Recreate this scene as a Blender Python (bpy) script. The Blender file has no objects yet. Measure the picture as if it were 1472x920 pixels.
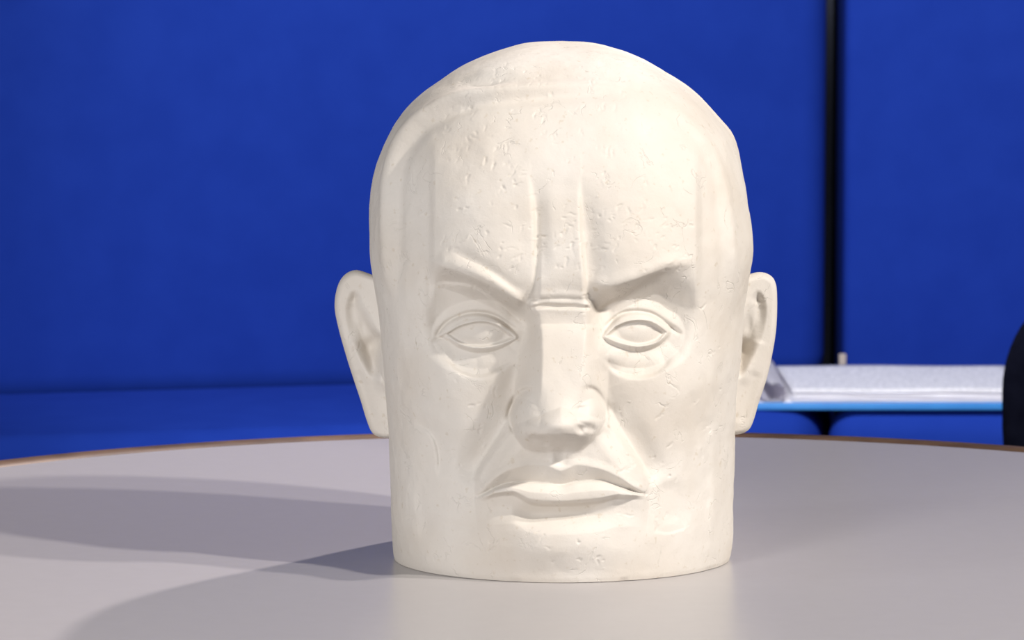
import bpy, bmesh, math, random
import numpy as np
from mathutils import Vector

# ------------------------------------------------------------------ camera, world, lights, exposure
SC = bpy.context.scene
COL = SC.collection
F_PX = 5775.0                       # focal length in pixels of a 1472 px wide frame
PITCH = math.radians(5.19)
CAM = Vector((-0.0364, -3.0, 1.20))
TABLE_Z = 0.75

cam_d = bpy.data.cameras.new('camera')
cam = bpy.data.objects.new('camera', cam_d)
COL.objects.link(cam)
cam.location = CAM
cam.rotation_euler = (math.radians(90) - PITCH, 0, 0)
cam_d.sensor_width = 36.0
cam_d.lens = F_PX / 1472.0 * 36.0
cam_d.clip_end = 60
cam_d.dof.use_dof = True
cam_d.dof.focus_distance = 2.88
cam_d.dof.aperture_fstop = 22
SC.camera = cam

world = bpy.data.worlds.new('studio')
SC.world = world
world.use_nodes = True
wb = world.node_tree.nodes['Background']
wb.inputs['Color'].default_value = (0.92, 0.93, 1.0, 1)
wb.inputs['Strength'].default_value = 0.09


def lamp(name, loc, target, energy, size, color, spot=None):
    d = bpy.data.lights.new(name, 'SPOT' if spot else 'AREA')
    d.energy = energy
    d.color = color
    if spot:
        d.spot_size = math.radians(spot)
        d.spot_blend = 0.4
        d.shadow_soft_size = size
    else:
        d.shape = 'DISK'
        d.size = size
    o = bpy.data.objects.new(name, d)
    COL.objects.link(o)
    o.location = loc
    o.rotation_euler = (Vector(target) - Vector(loc)).to_track_quat('-Z', 'Y').to_euler()
    return o


HEADC = (0, 0, 0.93)
lamp('key_spotlight', (2.80, -1.95, 3.45), HEADC, 560, 0.09, (1.0, 0.94, 0.87), 30)
lamp('second_key_spotlight', (3.15, -1.30, 3.30), HEADC, 450, 0.09, (1.0, 0.93, 0.88), 30)
lamp('back_spotlight', (1.38, 2.7, 3.4), (-0.70, 0.0, 0.75), 520, 0.06, (1.0, 0.90, 0.88), 21)
lamp('left_spotlight', (-3.4, -1.1, 3.0), HEADC, 70, 0.30, (0.95, 0.95, 1.0), 30)
lamp('front_fill_light', (-2.0, -3.7, 1.8), HEADC, 122, 1.2, (1.0, 0.97, 0.96))  # added low fill to brighten the face's left side, no known fixture
lamp('sofa_fill_light', (0.2, 0.9, 3.3), (0.95, 3.5, 0.85), 560, 0.4, (0.95, 0.97, 1.0), 70)  # added light that brightens only sofa and papers, not a known fixture

vs = SC.view_settings
vs.view_transform = 'Standard'
vs.look = 'None'
vs.gamma = 1.0
vs.use_curve_mapping = False
vs.exposure = -0.07

# ------------------------------------------------------------------ materials


def new_mat(name):
    m = bpy.data.materials.new(name)
    m.use_nodes = True
    nt = m.node_tree
    return m, nt, nt.nodes, nt.links, nt.nodes['Principled BSDF']


def mat_noise(name, c1, c2, scale, rough=0.7, bump=0.0, bump_scale=None, detail=4.0, spec=0.5, sheen=0.0, stretch=(1, 1, 1)):
    m, nt, N, L, b = new_mat(name)
    tc = N.new('ShaderNodeTexCoord')
    mp = N.new('ShaderNodeMapping')
    mp.inputs['Scale'].default_value = stretch
    L.new(tc.outputs['Object'], mp.inputs['Vector'])
    n = N.new('ShaderNodeTexNoise')
    n.inputs['Scale'].default_value = scale
    n.inputs['Detail'].default_value = detail
    L.new(mp.outputs[0], n.inputs['Vector'])
    r = N.new('ShaderNodeValToRGB')
    r.color_ramp.elements[0].position = 0.35
    r.color_ramp.elements[1].position = 0.65
    r.color_ramp.elements[0].color = (*c1, 1)
    r.color_ramp.elements[1].color = (*c2, 1)
    L.new(n.outputs['Fac'], r.inputs[0])
    L.new(r.outputs[0], b.inputs['Base Color'])
    b.inputs['Roughness'].default_value = rough
    b.inputs['Specular IOR Level'].default_value = spec
    if sheen:
        b.inputs['Sheen Weight'].default_value = sheen
        b.inputs['Sheen Tint'].default_value = (*c2, 1)
    if bump:
        n2 = N.new('ShaderNodeTexNoise')
        n2.inputs['Scale'].default_value = bump_scale or scale * 4
        n2.inputs['Detail'].default_value = 6
        L.new(mp.outputs[0], n2.inputs['Vector'])
        bp = N.new('ShaderNodeBump')
        bp.inputs['Strength'].default_value = bump
        bp.inputs['Distance'].default_value = 0.002
        L.new(n2.outputs['Fac'], bp.inputs['Height'])
        L.new(bp.outputs[0], b.inputs['Normal'])
    return m


def plaster_material():
    m, nt, N, L, b = new_mat('white_plaster')
    tc = N.new('ShaderNodeTexCoord')
    big = N.new('ShaderNodeTexNoise')
    big.inputs['Scale'].default_value = 14
    big.inputs['Detail'].default_value = 5
    L.new(tc.outputs['Object'], big.inputs['Vector'])
    r = N.new('ShaderNodeValToRGB')
    e = r.color_ramp.elements
    e[0].position = 0.30
    e[0].color = (0.60, 0.55, 0.485, 1)
    e[1].position = 0.62
    e[1].color = (0.655, 0.62, 0.57, 1)
    L.new(big.outputs['Fac'], r.inputs[0])
    sp = N.new('ShaderNodeTexNoise')
    sp.inputs['Scale'].default_value = 210
    sp.inputs['Detail'].default_value = 3
    L.new(tc.outputs['Object'], sp.inputs['Vector'])
    r2 = N.new('ShaderNodeValToRGB')
    r2.color_ramp.elements[0].position = 0.26
    r2.color_ramp.elements[0].color = (0.90, 0.87, 0.82, 1)
    r2.color_ramp.elements[1].position = 0.36
    r2.color_ramp.elements[1].color = (1, 1, 1, 1)
    L.new(sp.outputs['Fac'], r2.inputs[0])
    mx = N.new('ShaderNodeMix')
    mx.data_type = 'RGBA'
    mx.blend_type = 'MULTIPLY'
    mx.inputs['Factor'].default_value = 1.0
    L.new(r.outputs[0], mx.inputs[6])
    L.new(r2.outputs[0], mx.inputs[7])
    L.new(mx.outputs[2], b.inputs['Base Color'])
    b.inputs['Roughness'].default_value = 0.62
    b.inputs['Specular IOR Level'].default_value = 0.3
    bn = N.new('ShaderNodeTexNoise')
    bn.inputs['Scale'].default_value = 120
    bn.inputs['Detail'].default_value = 7
    bn.inputs['Roughness'].default_value = 0.6
    L.new(tc.outputs['Object'], bn.inputs['Vector'])
    bp = N.new('ShaderNodeBump')
    bp.inputs['Strength'].default_value = 0.36
    bp.inputs['Distance'].default_value = 0.0015
    L.new(bn.outputs['Fac'], bp.inputs['Height'])
    # fine broken hairline cuts, in patches
    n1 = N.new('ShaderNodeTexNoise')
    n1.inputs['Scale'].default_value = 42
    n1.inputs['Detail'].default_value = 4
    n1.inputs['Distortion'].default_value = 0.8
    L.new(tc.outputs['Object'], n1.inputs['Vector'])
    sb = N.new('ShaderNodeMath')
    sb.operation = 'SUBTRACT'
    sb.inputs[1].default_value = 0.5
    L.new(n1.outputs['Fac'], sb.inputs[0])
    ab = N.new('ShaderNodeMath')
    ab.operation = 'ABSOLUTE'
    L.new(sb.outputs[0], ab.inputs[0])
    mr = N.new('ShaderNodeMapRange')
    mr.inputs['From Min'].default_value = 0.0
    mr.inputs['From Max'].default_value = 0.016
    mr.inputs['To Min'].default_value = 1.0
    mr.inputs['To Max'].default_value = 0.0
    L.new(ab.outputs[0], mr.inputs['Value'])
    n2 = N.new('ShaderNodeTexNoise')
    n2.inputs['Scale'].default_value = 55
    n2.inputs['Detail'].default_value = 2
    L.new(tc.outputs['Object'], n2.inputs['Vector'])
    m2 = N.new('ShaderNodeMapRange')
    m2.inputs['From Min'].default_value = 0.54
    m2.inputs['From Max'].default_value = 0.62
    L.new(n2.outputs['Fac'], m2.inputs['Value'])
    mu = N.new('ShaderNodeMath')
    mu.operation = 'MULTIPLY'
    L.new(mr.outputs[0], mu.inputs[0])
    L.new(m2.outputs[0], mu.inputs[1])
    bp2 = N.new('ShaderNodeBump')
    bp2.invert = True
    bp2.inputs['Strength'].default_value = 0.42
    bp2.inputs['Distance'].default_value = 0.001
    L.new(mu.outputs[0], bp2.inputs['Height'])
    L.new(bp.outputs[0], bp2.inputs['Normal'])
    L.new(bp2.outputs[0], b.inputs['Normal'])
    return m


M_PLASTER = plaster_material()
M_BLUE = mat_noise('blue_wool_fabric', (0.0095, 0.037, 0.305), (0.0110, 0.041, 0.325), 14, 0.9, 0.25, 420, spec=0.1, sheen=0.04)
M_TABLE = mat_noise('grey_laminate', (0.445, 0.425, 0.425), (0.455, 0.435, 0.435), 60, 0.32, spec=0.5)
M_WOOD = mat_noise('brown_wood_edging', (0.075, 0.042, 0.030), (0.17, 0.10, 0.062), 14, 0.5, 0.1, 60, stretch=(1, 1, 8))
M_STEEL = mat_noise('grey_painted_steel', (0.16, 0.16, 0.17), (0.19, 0.19, 0.2), 30, 0.4)
M_PAPER = mat_noise('white_paper', (0.84, 0.81, 0.86), (0.90, 0.87, 0.91), 25, 0.8)
M_PRINT = mat_noise('printed_paper', (0.66, 0.645, 0.69), (0.90, 0.88, 0.92), 60, 0.8, stretch=(3, 1, 1))
M_FOLDER = mat_noise('bright_blue_card', (0.05, 0.27, 0.72), (0.06, 0.31, 0.78), 20, 0.45)
M_NAVY = mat_noise('dark_navy_fabric', (0.003, 0.0033, 0.009), (0.005, 0.0055, 0.013), 40, 0.95, 0.2, 300, spec=0.05)
M_BLACK = mat_noise('black_plastic', (0.012, 0.012, 0.013), (0.016, 0.016, 0.017), 30, 0.5)
M_TAG = mat_noise('beige_fabric_tag', (0.50, 0.42, 0.36), (0.58, 0.50, 0.44), 60, 0.8)
M_FLOOR = mat_noise('grey_studio_floor', (0.16, 0.16, 0.17), (0.19, 0.19, 0.2), 6, 0.5)
M_WALL = mat_noise('dark_studio_wall', (0.05, 0.055, 0.08), (0.06, 0.065, 0.09), 4, 0.9)

# ------------------------------------------------------------------ object helpers


def tag(o, label, cat, group=None):
    o['label'] = label
    o['category'] = cat
    if group:
        o['group'] = group
    return o


def thing(name, loc, label, cat, group=None):
    o = bpy.data.objects.new(name, None)
    o.empty_display_size = 0.1
    COL.objects.link(o)
    o.location = loc
    return tag(o, label, cat, group)


def obj(name, bm, mat, parent=None, smooth=True, loc=None):
    me = bpy.data.meshes.new(name)
    bm.normal_update()
    bm.to_mesh(me)
    bm.free()
    me.materials.append(mat)
    if smooth:
        me.polygons.foreach_set('use_smooth', [True] * len(me.polygons))
    o = bpy.data.objects.new(name, me)
    COL.objects.link(o)
    if parent:
        o.parent = parent
    if loc:
        o.location = loc
    return o


def lathe(profile, n=96, cap=True):
    """profile: list of (r, z) from bottom to top, revolved about z"""
    bm = bmesh.new()
    rings = []
    for r, z in profile:
        if r < 1e-6:
            rings.append([bm.verts.new((0, 0, z))])
        else:
            rings.append([bm.verts.new((r * math.cos(2 * math.pi * k / n), r * math.sin(2 * math.pi * k / n), z)) for k in range(n)])
    for a, b in zip(rings, rings[1:]):
        for k in range(n):
            k2 = (k + 1) % n
            if len(a) == 1 and len(b) == 1:
                continue
            if len(a) == 1:
                bm.faces.new((a[0], b[k2], b[k]))
            elif len(b) == 1:
                bm.faces.new((a[k], a[k2], b[0]))
            else:
                bm.faces.new((a[k], a[k2], b[k2], b[k]))
    bmesh.ops.recalc_face_normals(bm, faces=bm.faces)
    return bm


def prism(poly, z0, z1, bevel=0.0, segs=4):
    bm = bmesh.new()
    lo = [bm.verts.new((x, y, z0)) for x, y in poly]
    hi = [bm.verts.new((x, y, z1)) for x, y in poly]
    n = len(poly)
    bm.faces.new(lo[::-1])
    bm.faces.new(hi)
    for k in range(n):
        bm.faces.new((lo[k], lo[(k + 1) % n], hi[(k + 1) % n], hi[k]))
    bmesh.ops.recalc_face_normals(bm, faces=bm.faces)
    if bevel:
        bmesh.ops.bevel(bm, geom=list(bm.edges), offset=bevel, segments=segs, profile=0.5, affect='EDGES')
    return bm


# ------------------------------------------------------------------ the setting
o = obj('floor', prism([(-4, -5), (4, -5), (4, 4.6), (-4, 4.6)], -0.1, 0.0), M_FLOOR, smooth=False)
o['kind'] = 'structure'
o = obj('wall_back', prism([(-4, 4.6), (4, 4.6), (4, 4.7), (-4, 4.7)], 0.0, 3.2), M_WALL, smooth=False)
o['kind'] = 'structure'

# ------------------------------------------------------------------ round table
TR = 0.72
TC = (0.028, 0.80 - TR)
tb = thing('round_table', (TC[0], TC[1], 0), 'round grey-topped table with brown wooden edge under the plaster head', 'table')
obj('table_top', lathe([(0, TABLE_Z - 0.030), (TR - 0.045, TABLE_Z - 0.030), (TR - 0.045, TABLE_Z - 0.0004), (TR - 0.04504, TABLE_Z), (0, TABLE_Z)], 160), M_TABLE, tb, smooth=False)
obj('wooden_edge', lathe([(TR - 0.045, TABLE_Z - 0.034), (TR - 0.003, TABLE_Z - 0.034), (TR, TABLE_Z - 0.03), (TR, TABLE_Z - 0.003),
                          (TR - 0.003, TABLE_Z - 0.0004), (TR - 0.006, TABLE_Z), (TR - 0.045, TABLE_Z), (TR - 0.045, TABLE_Z - 0.034)], 160), M_WOOD, tb)
obj('pedestal', lathe([(0.045, 0.02), (0.045, TABLE_Z - 0.05), (0.16, TABLE_Z - 0.04), (0.16, TABLE_Z - 0.030), (0, TABLE_Z - 0.030)], 48), M_STEEL, tb)
obj('foot_plate', lathe([(0, 0), (0.30, 0), (0.30, 0.010), (0.05, 0.025), (0, 0.025)], 64), M_STEEL, tb)

# ------------------------------------------------------------------ sofa sections
SEAT_Z = 0.51
seam = Vector((0.512, 3.717))
dl = Vector((-0.965, -0.2625))
nl = Vector((0.2625, -0.965))
nr = Vector((0.0, -1.0))
bis = (nl + nr).normalized()
bis_len = 1.0 / bis.dot(nr)
DEP = 0.655
GAP = 0.006
left_end = seam + dl * 2.8
right_end = seam + Vector((1.15, 0))
side = Vector((1, 0)) * GAP


def pts(*v):
    return [(p.x, p.y) for p in v]


def sofa(name, back, frame, seat, base, label, back_bevel):
    s = thing(name, (0, 0, 0), label, 'sofa', 'blue sofa sections behind the table')
    obj('backrest', prism(back, 0.472, 1.55, back_bevel, 6), M_BLUE, s)
    obj('back_frame', prism(frame, 0.0, 1.52, 0.01, 2), M_NAVY, s)
    obj('seat_cushion', prism(seat, 0.30, SEAT_Z, 0.048, 7), M_BLUE, s)
    obj('base', prism(base, 0.0, 0.30, 0.01, 2), M_NAVY, s)
    return s


fl = Vector((0.437, seam.y - DEP))
seat_l = pts(seam - side + nl * 0.002, left_end + nl * 0.002, left_end + nl * DEP, fl - side)
base_l = pts(seam - side + nl * 0.002, left_end + nl * 0.002, left_end + nl * (DEP - 0.05), fl - side * 2 - bis * 0.05)
back_l = pts(seam - side * 1.2, left_end, left_end - nl * 0.2, seam - side * 1.2 - nl * 0.2)
frame_l = pts(seam - side - nl * 0.16, left_end - nl * 0.16, left_end - nl * 0.24, seam - side - nl * 0.24)
sl = sofa('sofa_section', back_l, frame_l, seat_l, base_l, 'long blue fabric sofa section with empty seat, behind the plaster head', 0.06)
seat_r = pts(seam + side + nr * 0.002, fl + side, right_end + nr * DEP, right_end + nr * 0.002)
base_r = pts(seam + side + nr * 0.002, fl + side * 2 - bis * 0.05, right_end + nr * (DEP - 0.05), right_end + nr * 0.002)
back_r = pts(seam + side * 1.2 + nr * 0.01, right_end + nr * 0.01, right_end - nr * 0.2, seam + side * 1.2 - nr * 0.2)
frame_r = pts(seam + side - nr * 0.16, right_end - nr * 0.16, right_end - nr * 0.24, seam + side - nr * 0.24)
sr = sofa('sofa_section', back_r, frame_r, seat_r, base_r, 'blue fabric sofa section with papers in a folder on its seat', 0.018)
bm = prism([(-0.006, -0.003), (0.006, -0.003), (0.006, 0.003), (-0.006, 0.003)], 0, 0.028, 0.0015, 2)
tg = obj('fabric_tag', bm, M_TAG, sr, loc=(seam.x + 0.006, seam.y - 0.012, SEAT_Z - 0.004))
tg['label'] = 'small beige tag in the seam'

# ------------------------------------------------------------------ head sculpture: layout coordinates
CX, CD, CH = -CAM.x, 3.0, CAM.z - TABLE_Z
cp, sp_ = math.cos(PITCH), math.sin(PITCH)


def lay(x, f, z):
    """front-elevation drawing coordinates of a point of the head (x right, f forward, z up)"""
    dx, dy, dz = x + CX, CD - f, z - CH
    dep = dy * cp - dz * sp_
    v = dy * sp_ + dz * cp
    return 736 + F_PX * dx / dep, 460 - F_PX * v / dep


def z_of(py, f):
    a = PITCH + np.arctan((np.asarray(py, float) - 460) / F_PX)
    return CH - (CD - f) * np.tan(a)


def x_of(px, f, z):
    dep = (CD - f) * cp - (z - CH) * sp_
    return (np.asarray(px, float) - 736) / F_PX * dep - CX


def hermite(xs, ys, x):
    xs = np.asarray(xs, float)
    ys = np.asarray(ys, float)
    h = np.diff(xs)
    d = np.diff(ys) / h
    m = np.zeros_like(ys)
    m[0], m[-1] = d[0], d[-1]
    for i in range(1, len(xs) - 1):
        if d[i - 1] * d[i] > 0:
            w1, w2 = 2 * h[i] + h[i - 1], h[i] + 2 * h[i - 1]
            m[i] = (w1 + w2) / (w1 / d[i - 1] + w2 / d[i])
    x = np.clip(x, xs[0], xs[-1])
    i = np.clip(np.searchsorted(xs, x) - 1, 0, len(h) - 1)
    t = (x - xs[i]) / h[i]
    return (ys[i] * (1 + 2 * t) * (1 - t) ** 2 + m[i] * h[i] * t * (1 - t) ** 2
            + ys[i + 1] * t * t * (3 - 2 * t) + m[i + 1] * h[i] * t * t * (t - 1))


def smooth01(t):
    t = np.clip(t, 0, 1)
    return t * t * (3 - 2 * t)


class Relief:
    """adds carved features to a displacement array, addressed in layout coordinates"""

    def __init__(self, px, py):
        self.px, self.py = px, py
        self.d = np.zeros_like(px)

    def sel(self, x0, x1, y0, y1):
        return np.nonzero((self.px > x0) & (self.px < x1) & (self.py > y0) & (self.py < y1))[0]

    @staticmethod
    def pdist(P, x, y, closed=False):
        """distance to polyline, parameter along it, signed side (+ = right of travel in image coords)"""
        P = np.asarray(P, float)
        Q = np.vstack([P, P[:1]]) if closed else P
        seg = np.diff(Q, axis=0)
        ln = np.hypot(seg[:, 0], seg[:, 1])
        tot = ln.sum()
        acc = 0
        best = np.full(x.shape, 1e9)
        tt = np.zeros_like(x)
        sg = np.ones_like(x)
        for k in range(len(seg)):
            ax, ay = Q[k]
            t = np.clip(((x - ax) * seg[k, 0] + (y - ay) * seg[k, 1]) / (ln[k] ** 2 + 1e-9), 0, 1)
            ex, ey = x - ax - t * seg[k, 0], y - ay - t * seg[k, 1]
            dd = np.hypot(ex, ey)
            m = dd < best
            best = np.where(m, dd, best)
            tt = np.where(m, (acc + t * ln[k]) / tot, tt)
            cr = seg[k, 0] * (y - ay) - seg[k, 1] * (x - ax)
            sg = np.where(m, np.sign(cr), sg)
            acc += ln[k]
        return best, tt, sg

    @staticmethod
    def inside(P, x, y):
        P = np.asarray(P, float)
        r = np.zeros(x.shape, bool)
        n = len(P)
        for k in range(n):
            x1, y1 = P[k]
            x2, y2 = P[(k + 1) % n]
            if y1 == y2:
                continue
            c = ((y1 > y) != (y2 > y)) & (x < (x2 - x1) * (y - y1) / (y2 - y1) + x1)
            r ^= c
        return r

    @staticmethod
    def spline(P, n=6, closed=False):
        P = [np.asarray(p, float) for p in P]
        m = len(P)
        out = []
        rng = range(m if closed else m - 1)
        for k in rng:
            if closed:
                a, b, c, d = P[k - 1], P[k], P[(k + 1) % m], P[(k + 2) % m]
            else:
                a, b, c, d = P[max(k - 1, 0)], P[k], P[k + 1], P[min(k + 2, m - 1)]
            for j in range(n):
                t = j / n
                out.append(0.5 * (2 * b + (c - a) * t + (2 * a - 5 * b + 4 * c - d) * t * t + (3 * b - a - 3 * c + d) * t ** 3))
        if not closed:
            out.append(P[-1])
        return np.array(out)

    def line(self, P, amp, w, w2=None, taper=0.15, sp=True):
        """ridge (+) or groove (-); w on the left-hand, w2 on the right-hand side of travel"""
        P = self.spline(P, 4) if sp and len(P) > 2 else np.asarray(P, float)
        w2 = w2 or w
        mx = 3 * max(w, w2)
        i = self.sel(P[:, 0].min() - mx, P[:, 0].max() + mx, P[:, 1].min() - mx, P[:, 1].max() + mx)
        if not len(i):
            return
        d, t, s = self.pdist(P, self.px[i], self.py[i])
        ww = np.where(s > 0, w2, w)
        g = np.exp(-(d / ww) ** 2)
        if taper:
            g *= smooth01(t / taper + 0.15) * smooth01((1 - t) / taper + 0.15)
        self.d[i] += amp * g

    def region(self, P, amp, soft, sp=True, sharp=False, out=0.0):
        """raise or sink a closed area; ramps from the edge inwards over soft px"""
        P = self.spline(P, 4, True) if sp else np.asarray(P, float)
        i = self.sel(P[:, 0].min() - out - 1, P[:, 0].max() + out + 1, P[:, 1].min() - out - 1, P[:, 1].max() + out + 1)
        if not len(i):
            return
        d, t, s = self.pdist(P, self.px[i], self.py[i], True)
        ins = self.inside(P, self.px[i], self.py[i])
        sd = np.where(ins, d, -d) + out
        v = np.clip(sd / (soft + out), 0, 1)
        if not sharp:
            v = smooth01(v)
        else:
            v = 1 - (1 - v) ** 2
        self.d[i] += amp * v

    def bump(self, c, r, amp, ell=False, rot=0.0, pw=0.5):
        k = 1.0 if ell else 2.6
        R = max(r) * k + 1
        i = self.sel(c[0] - R, c[0] + R, c[1] - R, c[1] + R)
        if not len(i):
            return
        x, y = self.px[i] - c[0], self.py[i] - c[1]
        if rot:
            ca, sa = math.cos(rot), math.sin(rot)
            x, y = x * ca + y * sa, -x * sa + y * ca
        q = (x / r[0]) ** 2 + (y / r[1]) ** 2
        g = np.clip(1 - q, 0, 1) ** pw if ell else np.exp(-q)
        self.d[i] += amp * g


def carve(R, rng_marks):
    px, py = R.px, R.py
    # --- eye sockets under the brows
    for bx_, by_, env, o_, so, rl in (
        ([590, 624, 660, 700, 735, 756, 775], [368, 380, 393, 410, 428, 438, 446],
         [(772, 345), (772, 450), (766, 482), (748, 512), (722, 531), (686, 538), (648, 531), (616, 512), (590, 480), (590, 345)], 6, 38, 32),
        ([838, 858, 880, 905, 935, 962, 1000, 1025], [400, 410, 413, 406, 395, 386, 382, 382],
         [(842, 360), (1024, 360), (1020, 450), (1004, 485), (984, 514), (960, 530), (927, 538), (895, 532), (868, 512), (850, 485), (842, 450)], 6, 38, 0)):
        E = Relief(px, py)
        E.region(env, 1.0, so, sp=False, out=o_)
        E.d *= smooth01((px - 590) / 60) * smooth01((1024 - px) / 70)
        ramp = rl if rl else np.interp(px, [850, 940, 1000], [42, 32, 60])
        A = np.clip((py - hermite(bx_, by_, px) + 2) / ramp, 0, 1)
        R.d -= 0.0175 * (A ** 1.25) * (1.6 - 0.6 * A) * E.d
    # left eyebrow: a raised bar with a groove above and a ragged lower edge
    R.line([(624, 376), (660, 386), (698, 403), (732, 425), (752, 440)], 0.0042, 13, 12, taper=0.12)
    R.line([(645, 358), (690, 380), (736, 412), (752, 424)], -0.0018, 8, 5, taper=0.3)
    R.line([(626, 404), (655, 405), (684, 411), (716, 433), (746, 459), (762, 462)], -0.0028, 9, 4)
    # right eyebrow: a rolled lower lip with a wide underside near the nose
    R.line([(850, 406), (872, 411), (902, 402), (932, 390), (962, 379), (998, 376)], 0.0024, 11, 8, taper=0.15)
    R.line([(856, 450), (878, 438), (905, 423), (935, 404), (962, 394)], -0.0026, 4, 11, taper=0.2)
    # --- eyeballs and lids
    for (c, up, lo, bag, upcrease, tail, lidout) in (
        ((690, 481),
         [(644, 479), (662, 468), (690, 462), (714, 467), (738, 484)],
         [(738, 487), (712, 497), (686, 500), (663, 495), (646, 484)],
         [(640, 508), (660, 530), (686, 538), (712, 531), (738, 508)],
         [(624, 488), (640, 466), (664, 453), (690, 450), (716, 457), (746, 479)],
         [(620, 492), (634, 486), (650, 478)],
         [(630, 482), (645, 464), (666, 454), (690, 452), (716, 459), (744, 482), (738, 492), (715, 504), (686, 508), (660, 501), (644, 490)]),
        ((915, 480),
         [(871, 483), (888, 468), (910, 461), (936, 463), (957, 477)],
         [(957, 479), (944, 492), (918, 498), (893, 493), (872, 485)],
         [(866, 510), (885, 531), (915, 539), (945, 533), (968, 508)],
         [(868, 474), (890, 453), (915, 448), (940, 453), (962, 468), (980, 480)],
         [(960, 469), (970, 475), (981, 481)],
         [(866, 482), (888, 457), (914, 450), (940, 455), (964, 474), (954, 492), (934, 504), (912, 506), (888, 499), (872, 490)]),
    ):
        R.bump(c, (70, 50), 0.0105, True, pw=1.1)
        R.region(lidout, 0.0030, 5, sharp=True)
        R.region(up + lo, -0.0044, 4.5, sharp=True)
        R.bump(c, (46, 24), 0.0022, True, pw=1.0)
        R.line(upcrease, -0.0026, 3.2, 3.2)
        R.line(up, 0.0007, 3)
        R.line(lo, 0.0012, 3.2)
        R.line(bag, -0.0046, 17, 4.5, taper=0.45)
        R.line(tail, -0.0016, 2.6, taper=0.3)
    # deep inner corners beside the nose
    R.bump((757, 480), (13, 27), -0.0050)
    R.bump((857, 480), (11, 25), -0.0042)
    # --- brow pads and frown grooves
    R.bump((712, 378), (66, 58), 0.0060)
    R.bump((915, 372), (70, 52), 0.0050)
    R.line([(764, 250), (770, 290), (773, 325), (774, 380), (768, 425)], -0.0048, 15, 5, taper=0.5)
    R.line([(837, 255), (838, 290), (840, 340), (843, 385), (847, 422)], -0.0056, 24, 4.5, taper=0.5)
    # glabella strip, cut off by a level line above the nose
    G = Relief(px, py)
    G.region([(772, 230), (838, 230), (847, 424), (844, 437), (806, 440), (768, 437), (768, 424)], 0.0040, 10, sp=False)
    R.d += G.d * smooth01((py - 270) / 110)
    R.line([(766, 426), (806, 424), (848, 428)], 0.0012, 6)
    R.line([(762, 443), (782, 440), (806, 441), (830, 441), (850, 444)], -0.0040, 3.2, taper=0.08)
    # forehead, temple planes
    R.d += 0.0042 * smooth01((px - 615) / 11) * smooth01((1010 - px) / 11) * smooth01((py - 190) / 130) * smooth01((450 - py) / 50)
    R.bump((806, 250), (150, 90), 0.0030)
    R.bump((595, 330), (22, 130), -0.0022)
    R.bump((1020, 330), (18, 120), -0.0022)
    # --- nose
    ys = [430, 442, 450, 466, 474, 520, 560, 590, 610, 623, 633, 643, 652, 660]
    h = hermite(ys,  [0, 0.0085, 0.0085, 0.0095, 0.0140, 0.0235, 0.0310, 0.0365, 0.0385, 0.0360, 0.0250, 0.0110, 0.0015, 0], py)
    wt = hermite([440, 470, 540, 580, 610, 640], [38, 32, 28, 28, 22, 6], py)
    wbn = hermite([440, 470, 520, 560, 600, 625, 648], [50, 56, 66, 68, 70, 62, 44], py)
    cx = np.interp(py, [440, 470, 540, 600, 640], [806, 811, 808, 803, 797])
    a = np.abs(px - cx)
    q = np.clip((a - wt) / (wbn - wt), 0, 1)
    flat = 1 - (0.45 * q + 0.55 * smooth01(q))
    rnd_ = np.clip(1 - (a / np.maximum(wbn - 2, 1)) ** 2, 0, 1) ** 0.78
    mixw = smooth01((py - 535) / 55)
    R.d += h * (flat * (1 - mixw) + rnd_ * mixw)
    R.bump((803, 606), (34, 24), 0.0030)
    R.bump((752, 604), (25, 30), 0.0042, True, pw=1.0)
    R.bump((852, 601), (22, 27), 0.0060, True, pw=0.9)
    R.line([(770, 563), (754, 562), (741, 574), (733, 594), (735, 613), (748, 629)], -0.0050, 6, 4, taper=0.25)
    R.line([(838, 560), (852, 560), (864, 572), (871, 592), (870, 608)], -0.0050, 4, 6, taper=0.25)
    R.line([(770, 588), (767, 604), (773, 620)], -0.0007, 8)
    R.line([(836, 583), (838, 598), (834, 611)], -0.0018, 8)
    R.line([(758, 630), (775, 634), (792, 640)], -0.0040, 6, taper=0.35)
    R.line([(828, 622), (841, 615), (858, 619)], -0.0065, 7, taper=0.3)
    # cheek edge beside the nose and the naso-labial folds
    R.line([(744, 508), (736, 545), (728, 580)], -0.0030, 12, 14, taper=0.4)
    R.line([(744, 562), (728, 600), (704, 640), (684, 672), (674, 700)], -0.0082, 7, 26, taper=0.25)
    R.line([(862, 515), (872, 545), (880, 580)], -0.0030, 14, 12, taper=0.4)
    R.line([(868, 562), (884, 598), (908, 638), (930, 672), (942, 700)], -0.0082, 26, 7, taper=0.25)
    G = Relief(px, py)
    G.region([(742, 612), (718, 638), (697, 664), (683, 690), (682, 715), (690, 800), (925, 800), (934, 715), (932, 695),
              (918, 668), (894, 638), (866, 604), (806, 585)], 0.0100, 30, sp=False, sharp=True)
    R.d += G.d * smooth01((785 - py) / 90)
    R.line([(738, 616), (715, 641), (696, 666), (683, 692)], 0.0026, 7, 4)
    R.line([(870, 606), (895, 641), (919, 672), (932, 696)], 0.0026, 4, 7)
    # --- mouth
    X = [680, 695, 712, 735, 765, 785, 806, 830, 860, 890, 915, 932]
    yT = hermite(X, [708, 700, 687, 675, 669, 670, 677, 669, 674, 687, 703, 711], px)
    yM = hermite(X, [716, 710, 701, 694, 693, 694, 697, 692, 690, 699, 708, 713], px)
    yB = hermite(X, [720, 717, 711, 709, 723, 725, 725, 724, 721, 714, 714, 716], px)
    e = smooth01((px - 680) / 40) * smooth01((934 - px) / 30)
    up = np.clip((py - yT) / np.maximum(yM - yT, 3), 0, 1)
    i = (py >= yT - 14) & (py < yM)
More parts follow.
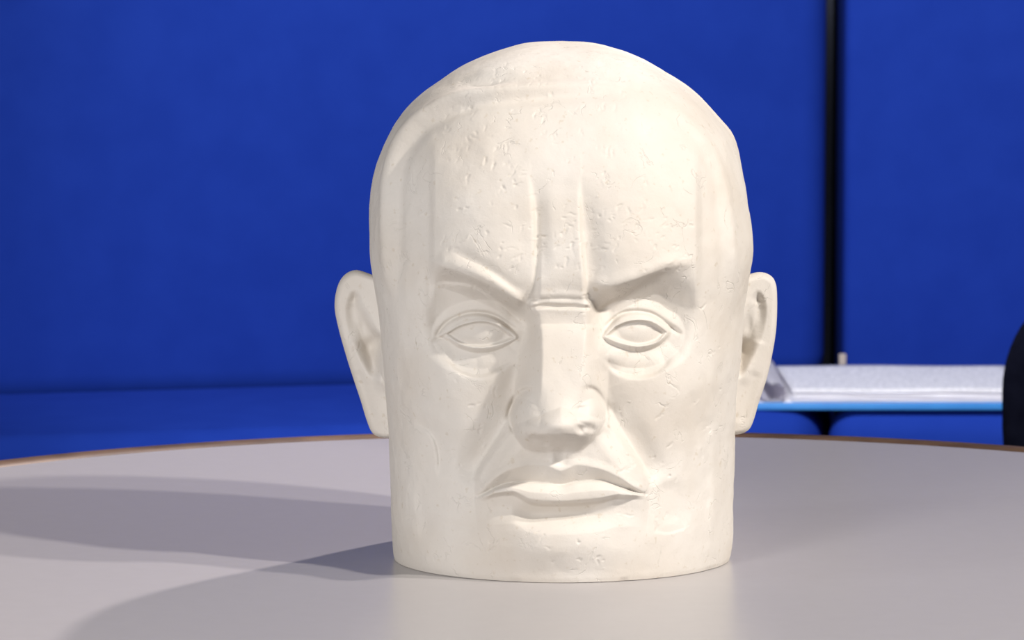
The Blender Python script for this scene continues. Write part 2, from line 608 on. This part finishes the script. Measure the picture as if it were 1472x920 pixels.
    prof_up = 0.0014 * smooth01((py - yT + 14) / 14) * (up <= 0) + (up > 0) * (0.0014 - 0.0066 * up)
    R.d += np.where(i, prof_up * e, 0)
    ht = np.maximum(yB - yM, 3)
    lw = (py - yM) / ht
    prof_lo = np.interp(np.clip(lw, 0, 1), [0, 0.12, 0.5, 0.85, 1.0], [-0.0054, -0.0010, 0.0038, 0.0042, 0.0016])
    prof_be = hermite([0, 5, 16, 44], [0.0016, -0.0028, -0.0030, 0], py - yB)
    R.d += np.where((py >= yM) & (py < yB + 44), np.where(py < yB, prof_lo, prof_be) * e, 0)
    R.line([(684, 716), (694, 711), (708, 703)], -0.0018, 3.5)
    R.line([(932, 712), (920, 709), (902, 703)], -0.0018, 3.5)
    R.line([(808, 642), (809, 655), (808, 672)], -0.0015, 8, taper=0.2)
    R.line([(793, 644), (794, 658), (797, 668)], 0.0011, 5)
    R.line([(735, 737), (770, 740), (806, 740), (845, 737), (882, 728)], -0.0060, 13, 12, taper=0.3)
    # --- chin, cheeks, jaw
    R.bump((806, 780), (108, 40), 0.0125)
    R.line([(640, 758), (662, 756), (685, 760)], -0.0007, 5)
    R.line([(940, 762), (960, 765), (985, 758)], -0.0010, 8, 3)
    R.region([(938, 692), (985, 690), (994, 754), (962, 764), (938, 760)], -0.0022, 24)
    R.bump((645, 575), (46, 42), 0.0042)
    R.bump((970, 565), (40, 46), 0.0045)
    R.line([(586, 612), (606, 612), (624, 628), (632, 655), (632, 690)], -0.0030, 14, 4, taper=0.3)
    R.line([(575, 560), (592, 545), (600, 580)], -0.0008, 8)
    R.line([(992, 560), (1000, 610), (996, 660), (1002, 720)], -0.0012, 9)
    R.line([(1022, 520), (1026, 600), (1026, 700), (1022, 790)], 0.0016, 7)
    R.line([(598, 640), (594, 700), (598, 780)], 0.0012, 10)
    R.bump((650, 720), (34, 46), 0.0020)
    # --- tool marks: nicks and scratches in the plaster
    if rng_marks:
        rnd = random.Random(5)
        areas = [((640, 150), (760, 250), 30), ((630, 250), (780, 370), 30), ((760, 90), (930, 160), 14), ((780, 150), (960, 360), 34), ((850, 300), (990, 400), 26),
                 ((690, 95), (800, 130), 14), ((630, 380), (740, 420), 10), ((630, 540), (720, 720), 12), ((880, 560), (1010, 760), 18), ((700, 760), (900, 825), 12),
                 ((770, 320), (845, 430), 16), ((560, 250), (620, 780), 10), ((1000, 420), (1040, 800), 8)]
        for lo, hi, n in areas:
            for _ in range(n):
                x, y = rnd.uniform(lo[0], hi[0]), rnd.uniform(lo[1], hi[1])
                an = rnd.choice([rnd.uniform(-0.5, 0.5), rnd.uniform(1.9, 2.4), rnd.uniform(1.6, 2.5)])
                for c_ in range(rnd.choice([1, 1, 2, 3])):
                    ln = rnd.choice([rnd.uniform(3, 8), rnd.uniform(6, 20)])
                    P_ = [(x, y)]
                    for k_ in range(3):
                        a2 = an + rnd.uniform(-1.0, 1.0)
                        P_.append((P_[-1][0] + ln / 3 * math.cos(a2), P_[-1][1] + ln / 3 * math.sin(a2)))
                    R.line(P_, -rnd.uniform(0.0002, 0.0008) if rnd.random() < 0.85 else rnd.uniform(0.0002, 0.0005), rnd.uniform(0.8, 1.4), rnd.uniform(0.8, 2.2), taper=0.4)
                    x, y = x + rnd.uniform(-8, 8), y + rnd.uniform(-6, 6)


# deterministic lattice noise
def vnoise(x, y, z, seed=0):
    def hsh(i, j, k):
        n = (i * 374761393 + j * 668265263 + k * 2147483647 + seed * 974634777) & 0xFFFFFFFF
        n = ((n ^ (n >> 13)) * 1274126177) & 0xFFFFFFFF
        return ((n ^ (n >> 16)) & 0xFFFF) / 65535.0
    i, j, k = np.floor(x).astype(np.int64), np.floor(y).astype(np.int64), np.floor(z).astype(np.int64)
    u, v, w = smooth01(x - i), smooth01(y - j), smooth01(z - k)
    r = 0
    for a in (0, 1):
        for b in (0, 1):
            for c in (0, 1):
                r = r + hsh(i + a, j + b, k + c) * (u if a else 1 - u) * (v if b else 1 - v) * (w if c else 1 - w)
    return r - 0.5


FC = -0.020                         # fore-aft position of the skull's axis


def mesh_from_grid(name, V, faces, mat, parent):
    me = bpy.data.meshes.new(name)
    nf = len(faces)
    me.vertices.add(len(V))
    me.vertices.foreach_set('co', np.ascontiguousarray(V, np.float32).ravel())
    me.loops.add(nf * 4)
    me.polygons.add(nf)
    me.loops.foreach_set('vertex_index', np.ascontiguousarray(faces, np.int32).ravel())
    me.polygons.foreach_set('loop_start', np.arange(0, nf * 4, 4, dtype=np.int32))
    me.polygons.foreach_set('loop_total', np.full(nf, 4, np.int32))
    me.polygons.foreach_set('use_smooth', np.ones(nf, bool))
    me.update(calc_edges=True)
    me.validate()
    me.materials.append(mat)
    o = bpy.data.objects.new(name, me)
    COL.objects.link(o)
    o.parent = parent
    return o


def build_head(parent):
    # silhouette table: height in the elevation drawing, left and right outline
    sil = [(65, 806, 806), (67, 762, 850), (75, 728, 884), (92, 684, 926), (110, 652, 957), (140, 611, 1001), (170, 582, 1028), (200, 564, 1050),
           (240, 549, 1061), (290, 541, 1070), (350, 538, 1077), (400, 541, 1073), (480, 549, 1066), (560, 555, 1058), (630, 560, 1054),
           (700, 562, 1052), (760, 565, 1049), (800, 568, 1045)]
    ztop = float(z_of(65, FC))
    tz, aL, aR = [], [], []
    for y, l, r in sil:
        z = float(z_of(y, FC))
        if y == 800:
            z = 0.0
        tz.append(math.sqrt(max(ztop - z, 0)))
        aL.append(-float(x_of(l, FC, z)))
        aR.append(float(x_of(r, FC, z)))
    aL[0] = aR[0] = 0.0
    prof = [(65, -0.02), (72, 0.02), (90, 0.052), (130, 0.087), (160, 0.102), (200, 0.114), (260, 0.125), (320, 0.131), (400, 0.134), (480, 0.131),
            (560, 0.130), (620, 0.132), (700, 0.134), (760, 0.136), (836, 0.138)]
    tp, bf = [], []
    for y, f in prof:
        z = float(z_of(y, f))
        if y == 65:
            z = ztop
        if y == 836:
            z = 0.0
        tp.append(math.sqrt(max(ztop - z, 0)))
        bf.append(f - FC)
    # rows
    zsplit = 0.30
    rows = np.concatenate([np.linspace(0, zsplit, 520)[:-1], ztop - (ztop - zsplit) * (np.linspace(1, 0.012, 170) ** 2)])
    t = np.sqrt(np.maximum(ztop - rows, 0))
    L = hermite(tz, aL, t)
    Rr = hermite(tz, aR, t)
    B = hermite(tp, bf, t)
    Bb = B * 1.12
    # unit section, evenly spaced along its outline
    n_front, n_back = 560, 150
    th = np.linspace(-math.pi / 2, math.pi / 2, 6001)
    ex = 2 / 2.8
    ux = np.sign(np.sin(th)) * np.abs(np.sin(th)) ** ex
    uf = np.abs(np.cos(th)) ** ex
    s = np.concatenate([[0], np.cumsum(np.hypot(np.diff(ux), np.diff(uf)))])
    q = np.linspace(0, s[-1], n_front)
    fx, ff = np.interp(q, s, ux), np.interp(q, s, uf)
    tb_ = np.linspace(math.pi / 2, 3 * math.pi / 2, n_back + 2)[1:-1]
    bx_, bfk = np.sin(tb_), np.cos(tb_)
    U = np.concatenate([fx, bx_])
    W = np.concatenate([ff, bfk])
    nC = len(U)
    nR = len(rows)
    expo = hermite([0, 0.04, 0.10, 0.16, 0.40], [1.95, 2.1, 2.5, 2.8, 2.8], rows)
    uu = np.minimum(np.abs(U), 1.0)[None, :]
    Wf = np.clip(1 - uu ** expo[:, None], 0, 1) ** (1 / expo[:, None])
    W = np.where(W[None, :] > 1e-9, np.where(uu >= 1 - 1e-9, 0, Wf), W[None, :])
    X = np.where(U[None, :] < 0, U[None, :] * L[:, None], U[None, :] * Rr[:, None])
    shf = (0.038 * (1 - smooth01(rows / 0.13)))[:, None]      # the widest line moves forward towards the foot
    Fm = FC + shf + np.where(W > 0, W * (B[:, None] - shf), W * (Bb[:, None] + shf))
    Z = np.repeat(rows[:, None], nC, 1)
    base = np.stack([X, Fm, Z], -1)
    # base normals (for the hair edge and hand-worked unevenness)
    du = np.roll(base, -1, 1) - np.roll(base, 1, 1)
    dv = np.gradient(base, axis=0)
    nrm = np.cross(du, dv)
    nrm /= np.linalg.norm(nrm, axis=-1, keepdims=True) + 1e-12
    outw = np.sign((nrm * (base - np.array([0, FC, 0.17]))).sum(-1, keepdims=True))
    nrm *= outw
    P = base.reshape(-1, 3).copy()
    Nn = nrm.reshape(-1, 3)
    front = np.repeat((np.arange(nC) < n_front)[None, :], nR, 0).reshape(-1)
    # hair cap: a slightly proud shell with a rolled edge
    px, py = lay(P[:, 0], P[:, 1], P[:, 2])
    dn = np.zeros(len(P))
    R = Relief(px[front], py[front])
    edge = R.spline([(568, 455), (566, 380), (565, 300), (570, 250), (582, 214), (606, 182), (640, 159), (682, 146), (735, 139), (806, 133), (870, 131), (925, 140),
                     (972, 166), (1008, 205), (1030, 250), (1040, 310), (1045, 380), (1046, 455)], 5)
    d, tt, sg = R.pdist(edge, R.px, R.py)
    sd = np.where(sg < 0, d, -d)                   # + on the hair side
    fade = smooth01((455 - R.py) / 90)
    rightsoft = np.interp(tt, [0, 0.2, 0.36, 0.5, 0.62, 0.75, 1], [0.5, 1.0, 1.25, 0.8, 0.2, 0.25, 0.6])
    hair = (0.0036 * smooth01((sd + 6) / 12) + 0.0034 * np.exp(-((sd - 7) / 6.5) ** 2) - 0.0020 * np.exp(-((sd + 8) / 8) ** 2)) * fade * rightsoft
    dnf = hair.copy()
    R.bump((705, 122), (46, 9), -0.0040, rot=-0.10)
    dnf += R.d
    dn[front] = dnf
    hb = 0.0030 * smooth01((P[:, 2] - 0.20) / 0.05)
    dn[~front] = hb[~front]
    # hand-worked unevenness
    for sc, am, sd_ in ((22, 0.0022, 1), (55, 0.0011, 2), (130, 0.0005, 3)):
        dn += am * vnoise(P[:, 0] * sc + 50, P[:, 1] * sc + 50, P[:, 2] * sc + 50, sd_)
    low = smooth01(P[:, 2] / 0.01)
    P += Nn * (dn * (0.3 + 0.7 * low))[:, None] * np.array([1, 1, 0.7])
    P[:, 2] = np.maximum(P[:, 2], 0)
    # facial relief, pushed forward
    idx = np.nonzero(front)[0]
    wgt = smooth01((P[idx, 1] - FC - np.repeat(shf, nC, 1).reshape(-1)[idx]) / 0.03)
    f0 = P[idx, 1].copy()
    off = np.zeros(len(idx))
    for it in range(4):
        px, py = lay(P[idx, 0], f0 + off, P[idx, 2])
        R = Relief(px, py)
        carve(R, it == 3)
        off = R.d * wgt
    # ease the relief out into the base edge so the foot stays even
    P[idx, 1] = f0 + off
    # chipped lower edge
    chip = vnoise(P[:, 0] * 90 + 9, P[:, 1] * 90 + 9, P[:, 2] * 0, 8)
    foot = np.exp(-(P[:, 2] / 0.0022) ** 2) * (0.0005 + 0.0030 * np.maximum(chip - 0.15, 0))
    P[:, :2] -= Nn[:, :2] * foot[:, None]
    # mesh: grid + apex row + bottom fan
    G = np.arange(nR * nC).reshape(nR, nC)
    a, b = G[:-1], G[1:]
    faces = np.stack([a, np.roll(a, -1, 1), np.roll(b, -1, 1), b], -1).reshape(-1, 4)
    # close top and bottom with strips across the section (pair columns left-right)
    half = nC // 2
    V = P.copy()
    V[:, 1] *= -1

    def cap(ring, flip):
        r = list(ring)
        out = []
        lo, hi = 0, len(r) - 1
        while hi - lo >= 3:
            out.append((r[lo], r[lo + 1], r[hi - 1], r[hi]))
            lo += 1
            hi -= 1
        return [o_[::-1] for o_ in out] if flip else out
    shift_ring = lambda ring: np.roll(ring, -(n_front // 2) + 0)
    faces = np.vstack([faces, np.array(cap(shift_ring(G[-1]), False)), np.array(cap(shift_ring(G[0]), True))])
    return mesh_from_grid('head', V, faces, M_PLASTER, parent)


def build_ear(parent, outline, centre, mirror, f_in, f_out):
    """an ear: closed outline in the elevation drawing, carved relief on the front, rounded back"""
    sp = Relief.spline(outline, 10, True)
    # resample evenly
    Q = np.vstack([sp, sp[:1]])
    s = np.concatenate([[0], np.cumsum(np.hypot(*np.diff(Q, axis=0).T))])
    n = 300
    u = np.linspace(0, s[-1], n + 1)[:-1]
    O = np.stack([np.interp(u, s, Q[:, 0]), np.interp(u, s, Q[:, 1])], -1)
    C = np.array(centre, float)
    NR = 70
    ss = 1 - (np.linspace(0, 1, NR) ** 1.3) * 0.985
    pts_ = C + (O - C)[None] * ss[:, None, None]
    px, py = pts_[..., 0].ravel(), pts_[..., 1].ravel()
    R = Relief(px, py)
    dd, _, _ = R.pdist(O[::2], px, py, True)
    edge = np.clip(dd / 9.0, 0, 1)
    rim = np.sqrt(1 - (1 - edge) ** 2) * 0.010          # rounded outer edge
    mx = (lambda p: [(1600 - x - 1.5, y + 1) for x, y in p]) if mirror else (lambda p: p)
    mp = (lambda p: (1600 - p[0] - 1.5, p[1] + 1)) if mirror else (lambda p: p)
    # bowl inside the helix, antihelix, concha, lobe
    R.region(mx([(503, 418), (515, 416), (530, 440), (545, 468), (556, 482), (560, 520), (556, 552), (545, 546), (532, 540), (520, 522), (507, 496), (498, 465), (496, 436)]), -0.0085, 17)
    R.line(mx([(512, 428), (524, 452), (538, 472), (552, 486)]), 0.0030, 9, 7)
    R.line(mx([(505, 436), (503, 462), (509, 492)]), -0.0014, 8)
    R.line(mx([(510, 432), (516, 470), (518, 500), (526, 530), (534, 552)]), 0.0024, 9, 9)
    R.bump(mp((534, 500)), (15, 16), -0.0085)
    R.bump(mp((536, 524)), (9, 14), -0.0020)
    R.bump(mp((522, 470)), (7, 16), -0.0026)
    R.bump(mp((552, 526)), (11, 26), 0.0150)
    R.bump(mp((544, 596)), (16, 22), 0.0022)
    R.line(mx([(513, 530), (521, 556), (531, 584), (538, 606)]), -0.0016, 8)
    t = np.clip((px - centre[0]) / 60.0 * (1 if mirror else -1) * 0.5 + 0.5, 0, 1)
    fbase = f_in + (f_out - f_in) * t
    front = fbase + rim + R.d
    back = fbase - 0.012 * np.sqrt(1 - (1 - np.clip(dd / 16, 0, 1)) ** 2) - 0.004 * (1 - t)

    def world(f):
        # place each drawing point at its fore-aft position
        a = PITCH + np.arctan((py - 460) / F_PX)
        z = CH - (CD - f) * np.tan(a)
        x = x_of(px, f, z)
        return np.stack([x, -f, z], -1)
    fr = fbase
    W = world(fr)
    VF = W.copy()
    VF[:, 1] = -front
    VB = W.copy()
    VB[:, 1] = -back
    V = np.vstack([VF, VB])
    G = np.arange(NR * n).reshape(NR, n)
    a, b = G[:-1], G[1:]
    f1 = np.stack([a, np.roll(a, -1, 1), np.roll(b, -1, 1), b], -1).reshape(-1, 4)
    f2 = f1[:, ::-1] + NR * n
    e0 = G[0]
    rimf = np.stack([np.roll(e0, -1), e0, e0 + NR * n, np.roll(e0, -1) + NR * n], -1)
    faces = np.vstack([f1, f2, rimf])
    ob = mesh_from_grid('ear', V, faces, M_PLASTER, parent)
    bm = bmesh.new()
    bm.from_mesh(ob.data)
    bmesh.ops.remove_doubles(bm, verts=bm.verts, dist=0.00002)
    bmesh.ops.holes_fill(bm, edges=[e for e in bm.edges if e.is_boundary], sides=0)
    bmesh.ops.recalc_face_normals(bm, faces=bm.faces)
    bm.to_mesh(ob.data)
    bm.free()
    ob.data.polygons.foreach_set('use_smooth', [True] * len(ob.data.polygons))
    return ob


hd = thing('plaster_head', (0, 0, TABLE_Z + 0.0003), 'large white plaster head of a frowning man standing on the round table', 'sculpture')
build_head(hd)
build_ear(hd, [(575, 415), (548, 402), (530, 394), (511, 389), (495, 396), (485, 413), (481, 440), (486, 470), (497, 510), (508, 545), (518, 575), (527, 604), (535, 622),
               (548, 629), (568, 627), (590, 600), (592, 540), (590, 470)], (534, 505), False, 0.012, -0.022)
build_ear(hd, [(1030, 415), (1058, 404), (1072, 397), (1090, 392), (1105, 395), (1114, 405), (1117, 425), (1116, 470), (1110, 510), (1102, 545), (1091, 578), (1083, 605),
               (1075, 619), (1058, 625), (1034, 622), (1014, 600), (1010, 540), (1012, 470)], (1066, 505), True, 0.012, -0.022)

# ------------------------------------------------------------------ folder and papers on the sofa
PX0, PX1, PY0, PY1 = 0.338, 0.765, 3.09, 3.47


def sheet_mesh(w, d, th, seed, curl=0.0, wav=0.002):
    rnd = random.Random(seed)
    nx, ny = 24, 14
    ph = [rnd.uniform(0, 6.28) for _ in range(4)]
    bm = bmesh.new()
    top, bot = [], []
    for j in range(ny + 1):
        for i in range(nx + 1):
            x, y = w * i / nx, d * j / ny
            z = wav * (0.5 + 0.5 * math.sin(9 * x / w + 3 * y / d + ph[0])) * (0.4 + 0.6 * math.sin(math.pi * i / nx))
            z += curl * max(0, 1 - i / 6) ** 2
            top.append(bm.verts.new((x, y, z + th)))
            bot.append(bm.verts.new((x, y, z)))
    I = lambda i, j: j * (nx + 1) + i
    for j in range(ny):
        for i in range(nx):
            bm.faces.new((top[I(i, j)], top[I(i + 1, j)], top[I(i + 1, j + 1)], top[I(i, j + 1)]))
            bm.faces.new((bot[I(i, j + 1)], bot[I(i + 1, j + 1)], bot[I(i + 1, j)], bot[I(i, j)]))
    for i in range(nx):
        bm.faces.new((bot[I(i, 0)], bot[I(i + 1, 0)], top[I(i + 1, 0)], top[I(i, 0)]))
        bm.faces.new((bot[I(i + 1, ny)], bot[I(i, ny)], top[I(i, ny)], top[I(i + 1, ny)]))
    for j in range(ny):
        bm.faces.new((bot[I(0, j + 1)], bot[I(0, j)], top[I(0, j)], top[I(0, j + 1)]))
        bm.faces.new((bot[I(nx, j)], bot[I(nx, j + 1)], top[I(nx, j + 1)], top[I(nx, j)]))
    return bm


fo = thing('folder', (PX0 - 0.012, PY0 - 0.012, SEAT_Z + 0.0006), 'bright blue card folder under the white papers on the sofa seat', 'folder')
obj('back_cover', prism([(0, 0), (0.455, 0), (0.455, 0.42), (0, 0.42)], 0.0, 0.006, 0.002, 2), M_FOLDER, fo)
obj('front_lip', prism([(0.0, -0.003), (0.455, -0.003), (0.455, 0.002), (0.0, 0.002)], 0.0, 0.011, 0.001, 2), M_FOLDER, fo)

pp = thing('paper_stack', (PX0, PY0, SEAT_Z + 0.0068), 'loose stack of white printed papers with a curled page, in the blue folder', 'papers')
rnd = random.Random(3)
zz = 0.0
NS = 9
for k in range(NS):
    th = 0.0021
    x0 = 0.003 if k < 2 else 0.052
    ob = obj('sheet', sheet_mesh(PX1 - PX0 - 0.006 - x0, PY1 - PY0 - 0.01, th, k, 0, 0.0008 + 0.0006 * (k / NS)), M_PAPER if k < NS - 1 else M_PRINT, pp,
             loc=(x0 + rnd.uniform(-0.003, 0.003), 0.004 + k * 0.0006 + rnd.uniform(-0.003, 0.003), zz))
    zz += th + 0.0003
# curled page at the left end
bm = bmesh.new()
prof = []
for k in range(37):
    a = 0.62 * math.pi - k / 36 * 1.75 * math.pi
    prof.append((0.020 * math.cos(a), 0.0125 + 0.0125 * math.sin(a)))
rows_ = []
for j in range(9):
    y = 0.36 * j / 8
    rows_.append([bm.verts.new((x * (1 + 0.25 * j / 8), y, z * (1 + 0.35 * j / 8))) for x, z in prof])
for a, b in zip(rows_, rows_[1:]):
    for i in range(len(prof) - 1):
        bm.faces.new((a[i], a[i + 1], b[i + 1], b[i]))
bmesh.ops.solidify(bm, geom=list(bm.faces), thickness=0.006)
obj('curled_page', bm, M_PAPER, pp, loc=(0.024, -0.001, 0.0062))

# ------------------------------------------------------------------ dark chair at the right
CY = 2.0
ch = thing('dark_chair', (0.784, CY, 0), 'dark navy padded chair with rounded back between table and sofa papers', 'chair')


def pad(cx, cz, hw, up, dn, thick, bow):
    bm = bmesh.new()
    n, m = 72, 14
    fr = []
    for s_ in range(m + 1):
        q = s_ / m
        a = -math.pi / 2 + math.pi * q
        k = 0.86 + 0.14 * math.cos(a) if True else 1
        yy = thick / 2 * math.sin(a)
        ring = []
        for t_ in range(n):
            th = 2 * math.pi * t_ / n
            c, s = math.cos(th), math.sin(th)
            ex = 0.8
            x = hw * math.copysign(abs(c) ** ex, c) * k
            z = (up if s > 0 else dn) * math.copysign(abs(s) ** (0.95 if s > 0 else 0.7), s) * k
            ring.append(bm.verts.new((cx + x, yy + bow * (x / hw) ** 2, cz + z)))
        fr.append(ring)
    for a, b in zip(fr, fr[1:]):
        for t_ in range(n):
            bm.faces.new((a[t_], a[(t_ + 1) % n], b[(t_ + 1) % n], b[t_]))
    bm.faces.new(fr[0][::-1])
    bm.faces.new(fr[-1])
    bmesh.ops.recalc_face_normals(bm, faces=bm.faces)
    return bm


obj('backrest', pad(0, 0.66, 0.213, 0.155, 0.25, 0.06, -0.05), M_NAVY, ch)
obj('seat', lathe([(0, 0.42), (0.19, 0.42), (0.225, 0.44), (0.225, 0.465), (0.19, 0.488), (0, 0.492)], 48), M_NAVY, ch, loc=(0, 0.20, 0))
obj('post', lathe([(0.026, 0.07), (0.026, 0.42)], 24), M_STEEL, ch, loc=(0, 0.20, 0))
for k in range(5):
    a = 2 * math.pi * k / 5 + 0.3
    c, s = math.cos(a), math.sin(a)
    w = 0.022
    leg = prism([(0.0 * c - w * -s, 0.0 * s - w * c), (0.27 * c - w * .6 * -s, 0.27 * s - w * .6 * c), (0.27 * c + w * .6 * -s, 0.27 * s + w * .6 * c), (0.0 * c + w * -s, 0.0 * s + w * c)], 0.05, 0.085, 0.005, 2)
    lo = obj('leg', leg, M_BLACK, ch, loc=(0, 0.20, 0))
    cs = obj('castor', lathe([(0, 0), (0.02, 0.002), (0.026, 0.025), (0.02, 0.048), (0, 0.052)], 20), M_BLACK, ch, loc=(0.255 * c, 0.20 + 0.255 * s, 0))
